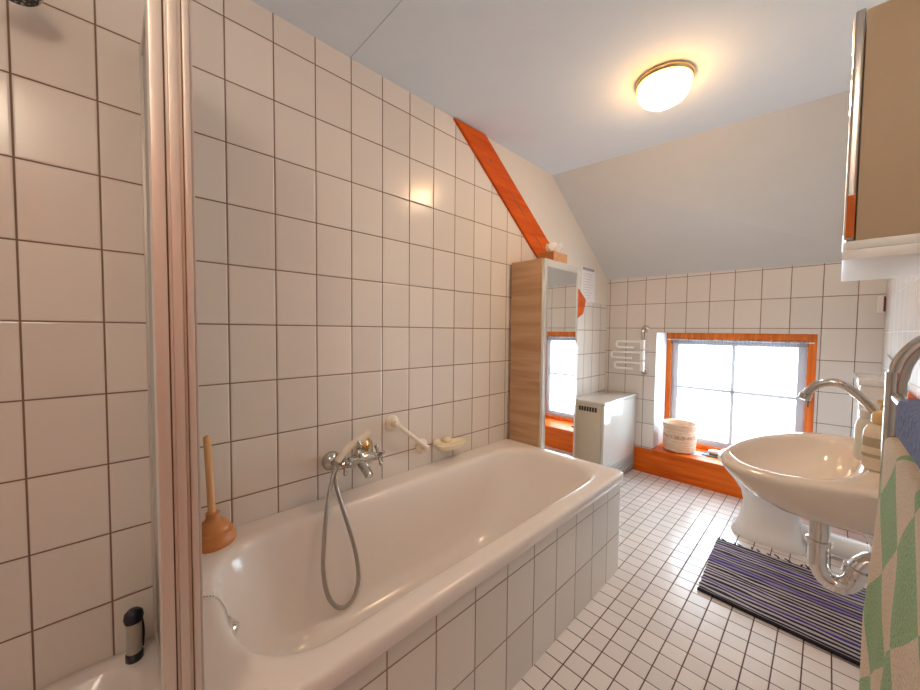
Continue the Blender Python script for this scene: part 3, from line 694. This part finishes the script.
def bottle(cx, cy, r, h, flat, neck):
    rr = [(r*.9, 0), (r, .006), (r, h*.72), (r*.97, h*.80), (r*.8, h*.9), (neck, h*.97), (neck, h)]
    b = BM(); lathe(b, rr, (0, 0, 0), seg=32)
    bmesh.ops.scale(b, vec=(1, flat, 1), verts=b.verts); bmesh.ops.translate(b, vec=(cx, cy, .857), verts=b.verts); return b
bt = thing('soap_dispenser', 'beige soap bottle with golden pump cap and grey label on the washbasin', 'bottle', (1.513, 1.055, .857))
obj('bottle', bottle(1.513, 1.055, .034, .118, .8, .016), M['bottle_beige'], bt)
bm = BM(); lathe(bm, [(.0345, .03), (.0346, .031), (.0346, .038), (.0345, .039)], (1.513, 1.055, .857), seg=32, cap0=False, cap1=False); lathe(bm, [(.0345, .056), (.0346, .057), (.0346, .078), (.0345, .079)], (1.513, 1.055, .857), seg=32, cap0=False, cap1=False)
bmesh.ops.scale(bm, vec=(1, .82, 1), space=Matrix.Translation((-1.513, -1.055, 0)), verts=bm.verts); obj('printed_band', bm, M['label_grey'], bt)
bm = BM(); lathe(bm, [(.019, .112), (.022, .115), (.022, .132), (.018, .140), (.009, .146), (.007, .160), (.014, .162), (.014, .170), (.003, .173)], (1.513, 1.055, .857), seg=24); obj('pump_cap', bm, M['cap_gold'], bt)
bw = thing('milky_bottle', 'milky white rounded bottle behind the golden-capped soap bottle', 'bottle', (1.497, 1.135, .857))
obj('bottle', bottle(1.497, 1.135, .029, .118, .85, .02), M['bottle_white'], bw)
bm = BM(); lathe(bm, [(.021, .112), (.022, .114), (.022, .130), (.018, .134), (.003, .136)], (1.497, 1.135, .857), seg=24); obj('cap', bm, M['white_plastic'], bw)

# ------------------------------------------------------------------ toilet
to = thing('toilet', 'white floor-standing toilet against the right wall behind the washbasin', 'toilet', (1.3, 2.46, 0))
TY = 2.46
def egg(x0, x1, b, z, n=2.2, nr=3.2, split=.5):
    xc = x0+(x1-x0)*split; out = []
    for k in range(56):
        t = 2*PI*k/56; c, s = math.cos(t), math.sin(t)
        out.append(Vector((xc-(xc-x0)*se(c, n), TY+b*se(s, n), z)) if c > 0 else Vector((xc-(x1-xc)*se(c, nr), TY+b*se(s, nr), z)))
    return out
bm = BM()
loft(bm, [egg(1.035, 1.372, .150, 0, 2.6, 4), egg(1.038, 1.370, .150, .025, 2.6, 4), egg(1.060, 1.355, .128, .05, 2.6, 4), egg(1.078, 1.345, .112, .12, 2.4, 4), egg(1.085, 1.35, .108, .19), egg(1.07, 1.38, .118, .25), egg(1.03, 1.42, .148, .31), egg(.985, 1.47, .172, .36), egg(.968, 1.49, .180, .395), egg(.972, 1.488, .176, .402),
          egg(1.01, 1.40, .135, .402), egg(1.03, 1.385, .12, .38), egg(1.07, 1.35, .09, .30), egg(1.12, 1.30, .05, .24)])
obj('bowl', bm, M['ceramic'], to, angle=60)
bm = BM(); loft(bm, [egg(.958, 1.43, .186, .4035, 2.2, 2.6), egg(.952, 1.436, .190, .410, 2.2, 2.6), egg(.956, 1.432, .187, .420, 2.2, 2.6), egg(.964, 1.424, .18, .4235, 2.2, 2.6)]); obj('seat', bm, M['white_plastic'], to, angle=50)
bm = BM(); loft(bm, [egg(.956, 1.43, .186, .4245, 2.2, 2.6), egg(.952, 1.436, .190, .432, 2.2, 2.6), egg(.962, 1.426, .18, .443, 2.2, 2.6), egg(1.02, 1.38, .12, .450, 2.2, 2.6), egg(1.15, 1.26, .03, .452, 2.2, 2.6)]); obj('lid', bm, M['white_plastic'], to, angle=50)
bm = BM(); tube(bm, [(1.32, TY, .075), (1.40, TY, .065), (1.50, TY, .062), (1.637, TY, .060)], .052, 24, 4); lathe(bm, [(.052, 0), (.060, .002), (.060, .04), (.052, .042)], (1.595, TY, .061), (1, 0, 0), 28); obj('waste_pipe', bm, M['white_plastic'], to)
bm = BM(); box(bm, (1.525, 2.25, .60), (1.638, 2.68, .955), .02, 3); box(bm, (1.518, 2.243, .945), (1.639, 2.687, .975), .008); obj('cistern', bm, M['ceramic'], to)
bm = BM(); tube(bm, [(1.58, TY, .61), (1.58, TY, .50), (1.55, TY, .42), (1.47, TY, .38)], .022, 16, 5); obj('flush_pipe', bm, M['white_plastic'], to)

# ------------------------------------------------------------------ rug
rg_ = thing('rag_rug', 'navy and grey striped rag rug with tassels on the tiled floor', 'rug', (1.32, 1.92, 0))
bm = BM(); nx, ny = 24, 150; RX0, RX1, RY0, RY1 = 1.032, 1.615, 1.635, 2.185
def rugpt(u, v, top):
    x = RX0+(RX1-RX0)*u; y = RY0+(RY1-RY0)*v
    x += (-.022 if u < .5 else 0)*v*(1-u)+.003*math.sin(v*60)*(1 if u in (0, 1) else 0)
    y += -.028*u*(1-v)+.012*math.sin(u*2.5)*v
    z = .0012 if not top else .009+.0022*abs(math.sin(v*PI*44))+.001*math.sin(u*23+v*40)
    return Vector((x, y, z))
top = [[bm.verts.new(rugpt(i/nx, j/ny, True)) for i in range(nx+1)] for j in range(ny+1)]
bot = [[bm.verts.new(rugpt(i/nx, j/ny, False)) for i in range(nx+1)] for j in range(ny+1)]
for j in range(ny):
    for i in range(nx):
        bm.faces.new((top[j][i], top[j][i+1], top[j+1][i+1], top[j+1][i])); bm.faces.new((bot[j][i], bot[j+1][i], bot[j+1][i+1], bot[j][i+1]))
for j in range(ny):
    bm.faces.new((top[j][0], top[j+1][0], bot[j+1][0], bot[j][0])); bm.faces.new((top[j][nx], bot[j][nx], bot[j+1][nx], top[j+1][nx]))
for i in range(nx):
    bm.faces.new((top[0][i], bot[0][i], bot[0][i+1], top[0][i+1])); bm.faces.new((top[ny][i], top[ny][i+1], bot[ny][i+1], bot[ny][i]))
obj('woven_mat', bm, M['rug'], rg_, angle=70)
bm = BM(); tube(bm, [rugpt(u/20, 0, False)+Vector((0, -.004, .007)) for u in range(21)], .0085, 10, flat=.8); obj('bound_edge', bm, M['rug_edge'], rg_)['label'] = 'black bound front edge'
for k in range(17):
    u = .01+k/16*.98; p = rugpt(u, 1, False)+Vector((0, -.004, .005)); q = p+Vector((random.uniform(-.03, .005), random.uniform(.022, .045), -.001))
    bm = BM(); tube(bm, [p, p.lerp(q, .5)+Vector((random.uniform(-.006, .006), 0, .002)), q], lambda t: .0045-.002*t, 8, 4); obj('tassel', bm, M['tassel'], rg_)

# ------------------------------------------------------------------ towel rail and towels
tw = thing('towel_rail', 'chrome ladder towel rail on the right wall nearest the camera', 'towel rail', (1.483, .36, .62))
for y in (.55, .12):
    bm = BM(); tube(bm, [(XR, y, 1.194), (1.56, y, 1.194), (1.535, y, 1.192), (1.508, y, 1.178), (1.490, y, 1.152), (1.4835, y, 1.12), (1.4825, y, 1.08), (1.4825, y, .55), (1.4835, y, .51), (1.50, y, .475), (1.54, y, .46), (XR, y, .46)], .0112, 20, 6)
    for z in (1.194, .46): lathe(bm, [(.024, 0), (.024, .004), (.013, .012)], (XR, y, z), (-1, 0, 0), 24)
    obj('upright', bm, M['chrome_deep'], tw)
for z in (1.095, 1.02, .90, .75, .60):
    bm = BM(); tube(bm, [(1.4825, .12, z), (1.4825, .55, z)], .007, 14); obj('rung', bm, M['chrome_deep'], tw)

# green checked towel over the 1.02 rung, folds falling in front
def towel(name, y0, y1, zr, front, back, off, wave, mat, nyy=60, nzz=60, seed=0, thick=.006):
    bm = BM(); uvl = bm.loops.layers.uv.new('UVMap'); rnd = random.Random(seed); ph = [rnd.uniform(0, 6) for _ in range(4)]
    prof = []
    n1 = nzz
    for k in range(n1+1): prof.append((-1, front*(1-k/n1)))
    for k in range(1, 8): prof.append((math.cos(PI-PI*k/8), 0))
    for k in range(n1//2+1): prof.append((1, back*k/(n1//2)))
    acc = 0; rows = []; arc = []
    for i, (sx, dz) in enumerate(prof):
        row = []
        for j in range(nyy+1):
            u = j/nyy; yy = y0+(y1-y0)*u
            fall = min(1, dz/.25)
            w = wave*fall*(math.sin(u*11+ph[0]+dz*1.2)+.5*math.sin(u*23+ph[1]))
            x = 1.4825+sx*(off+.006*fall)+ (w-abs(wave)*.8*fall if sx < 0 else -w*.3)
            z = zr-dz+(.0085*math.sqrt(max(0, 1-sx*sx)) if abs(sx) < 1 else 0)
            row.append((Vector((x, yy+.012*fall*math.sin(dz*6+ph[2])*(1 if u > .5 else -1)*abs(u-.5)*2, z)), u))
        rows.append(row)
    vs = [[bm.verts.new(p) for p, _ in r] for r in rows]
    L = [0]
    for i in range(1, len(rows)): L.append(L[-1]+(rows[i][nyy//2][0]-rows[i-1][nyy//2][0]).length)
    for i in range(len(rows)-1):
        for j in range(nyy):
            f = bm.faces.new((vs[i][j], vs[i][j+1], vs[i+1][j+1], vs[i+1][j]))
            for lp, (a, b) in zip(f.loops, ((i, j), (i, j+1), (i+1, j+1), (i+1, j))): lp[uvl].uv = ((y1-y0)*b/nyy*1.0, L[a])
    bmesh.ops.recalc_face_normals(bm, faces=bm.faces)
    bmesh.ops.solidify(bm, geom=list(bm.faces), thickness=thick)
    return obj(name, bm, mat, angle=80)
g1 = towel('checked_towel', .165, .535, 1.028, .62, .45, .0095, .004, M['check'], seed=3)
tag(g1, 'green and beige checked towel hanging from the chrome towel rail', 'towel')
bt_ = thing('blue_towel', 'slate blue towel folded over the top rung of the towel rail', 'towel', (1.4825, .30, 1.085))
b1 = towel('cloth', .135, .385, 1.104, .034, .034, .0135, .001, M['blue_towel'], 40, 10, seed=5, thick=.010)
b1.parent = bt_; b1.location = -Vector(bt_.location)

# ------------------------------------------------------------------ mirror cabinet
mc = thing('mirror_cabinet', 'beige-sided mirror cabinet hung high on the right wall', 'cabinet', (1.44, .71, 1.36))
MX0, MY0, MY1, MZ0, MZ1 = 1.438, .71, 1.10, 1.362, 1.778
bm = BM(); box(bm, (MX0, MY0, MZ0), (XR-.010, MY1, MZ1), .0015); obj('carcass', bm, M['beige_lam'], mc, angle=20)
for a, b_ in ((MY0, .903), (.906, MY1)):
    bm = BM(); box(bm, (MX0-.015, a, MZ0+.002), (MX0-.001, b_, MZ1+.006), .004, 3); d_ = obj('mirror_door', bm, M['chrome_worn'], mc)
    bm = BM(); box(bm, (MX0-.0165, a+.006, MZ0+.012), (MX0-.0145, b_-.006, MZ1-.006), .0005); obj('mirror', bm, M['mirror'], d_, angle=10)
bm = BM(); box(bm, (MX0-.013, MY0-.0012, MZ0+.006), (MX0-.002, MY0+.003, MZ0+.085)); obj('edge_band', bm, M['pine_z'], mc, smooth=False)['label'] = 'orange band low on the door edge'
bm = BM(); box(bm, (MX0-.014, MY0-.004, 1.345), (XR-.010, MY1, MZ0-.0005), .003); box(bm, (MX0-.016, MY0-.006, 1.326), (XR-.010, MY1+.002, 1.3447), .003); obj('light_rail', bm, M['bright_white'], mc)
mc.rotation_euler.z = -.016

# ------------------------------------------------------------------ ceiling lamp, added fill lamp, switch, cable
def ceiling_lamp(LX, LY, label, glass):
    la = thing('ceiling_lamp', label, 'lamp', (LX, LY, ZC), 'round ceiling lamps')
    bm = BM(); lathe(bm, [(.114, 0), (.116, -.006), (.114, -.014), (.108, -.020), (.102, -.013), (.04, -.008)], (LX, LY, ZC), seg=56); obj('base_ring', bm, M['brass'], la)
    bm = BM(); lathe(bm, [(.103, -.013), (.106, -.024), (.105, -.042), (.098, -.064), (.084, -.082), (.058, -.098), (.028, -.106), (.004, -.108)], (LX, LY, ZC), seg=56); obj('glass_dome', bm, glass, la)
ceiling_lamp(.866, 1.485, 'round opal glass ceiling lamp glowing warm near the sloped ceiling', M['opal'])
ceiling_lamp(1.42, -.70, 'added opal fill lamp on the ceiling, unseen behind the camera', M['opal_fill'])  # unseen lamp added to brighten the near end of the room

sw = thing('wall_switch', 'small white switch box with purple side in the back right corner', 'switch', (1.63, 2.93, 1.36))
bm = BM(); box(bm, (1.606, D-.04, 1.315), (1.638, D, 1.412), .003); obj('housing', bm, M['white_plastic'], sw)
bm = BM(); box(bm, (1.630, D-.0405, 1.32), (1.6385, D-.038, 1.408)); obj('side_strip', bm, simple('purple_strip', srgb(110, 30, 70), .5, noise=.05), sw, smooth=False)
bm = BM(); tube(bm, [(1.632, 2.6, 1.08), (1.632, 2.35, 1.06), (1.632, 2.1, 1.0), (1.632, 1.85, .93), (1.632, 1.6, .90)], .004, 8, 6); tag(obj('wall_cable', bm, M['cable']), 'thin grey cable running along the white right wall', 'cable')
bm = BM(); box(bm, (1.612, 1.75, .93), (1.639, 2.12, .965), .004); tag(obj('wall_ledge', bm, M['pine_x']), 'short orange wooden ledge on the right wall behind the blue towel', 'shelf')

# ------------------------------------------------------------------ light
w = bpy.data.worlds.new('World'); sc.world = w; w.use_nodes = True
bg = w.node_tree.nodes['Background']; bg.inputs[0].default_value = (.78, .90, 1, 1); bg.inputs[1].default_value = 9.0
ld = bpy.data.lights.new('window_portal', 'AREA'); ld.shape = 'RECTANGLE'; ld.size = WX1-WX0; ld.size_y = WZ1-WZ0; ld.cycles.is_portal = True
lo = bpy.data.objects.new('window_portal', ld); COL.objects.link(lo); lo.location = ((WX0+WX1)/2, D+.37, (WZ0+WZ1)/2); lo.rotation_euler = (-PI/2, 0, 0)

# ------------------------------------------------------------------ camera
cd = bpy.data.cameras.new('Camera'); cam = bpy.data.objects.new('Camera', cd); COL.objects.link(cam); sc.camera = cam
yaw, pitch, roll, F = math.radians(-45.6154), math.radians(-2.3115), math.radians(.5634), 358.544
fw = Vector((math.sin(yaw)*math.cos(pitch), math.cos(yaw)*math.cos(pitch), math.sin(pitch)))
r0 = Vector((math.cos(yaw), -math.sin(yaw), 0)); u0 = r0.cross(fw)
rt = r0*math.cos(roll)+u0*math.sin(roll); up = -r0*math.sin(roll)+u0*math.cos(roll)
mm = Matrix((rt, up, -fw)).transposed().to_4x4(); mm.translation = Vector((1.4071, -.2884, 1.1869)); cam.matrix_world = mm
cd.sensor_width = 36; cd.lens = 36*F/920; cd.clip_start = .02
sc.cycles.diffuse_bounces = 8; sc.cycles.max_bounces = 16
sc.view_settings.view_transform = 'Standard'; sc.view_settings.look = 'None'; sc.view_settings.gamma = 1; sc.view_settings.use_curve_mapping = False
sc.view_settings.exposure = 1.3

for o in bpy.data.objects:
    if '_w' in o: del o['_w']
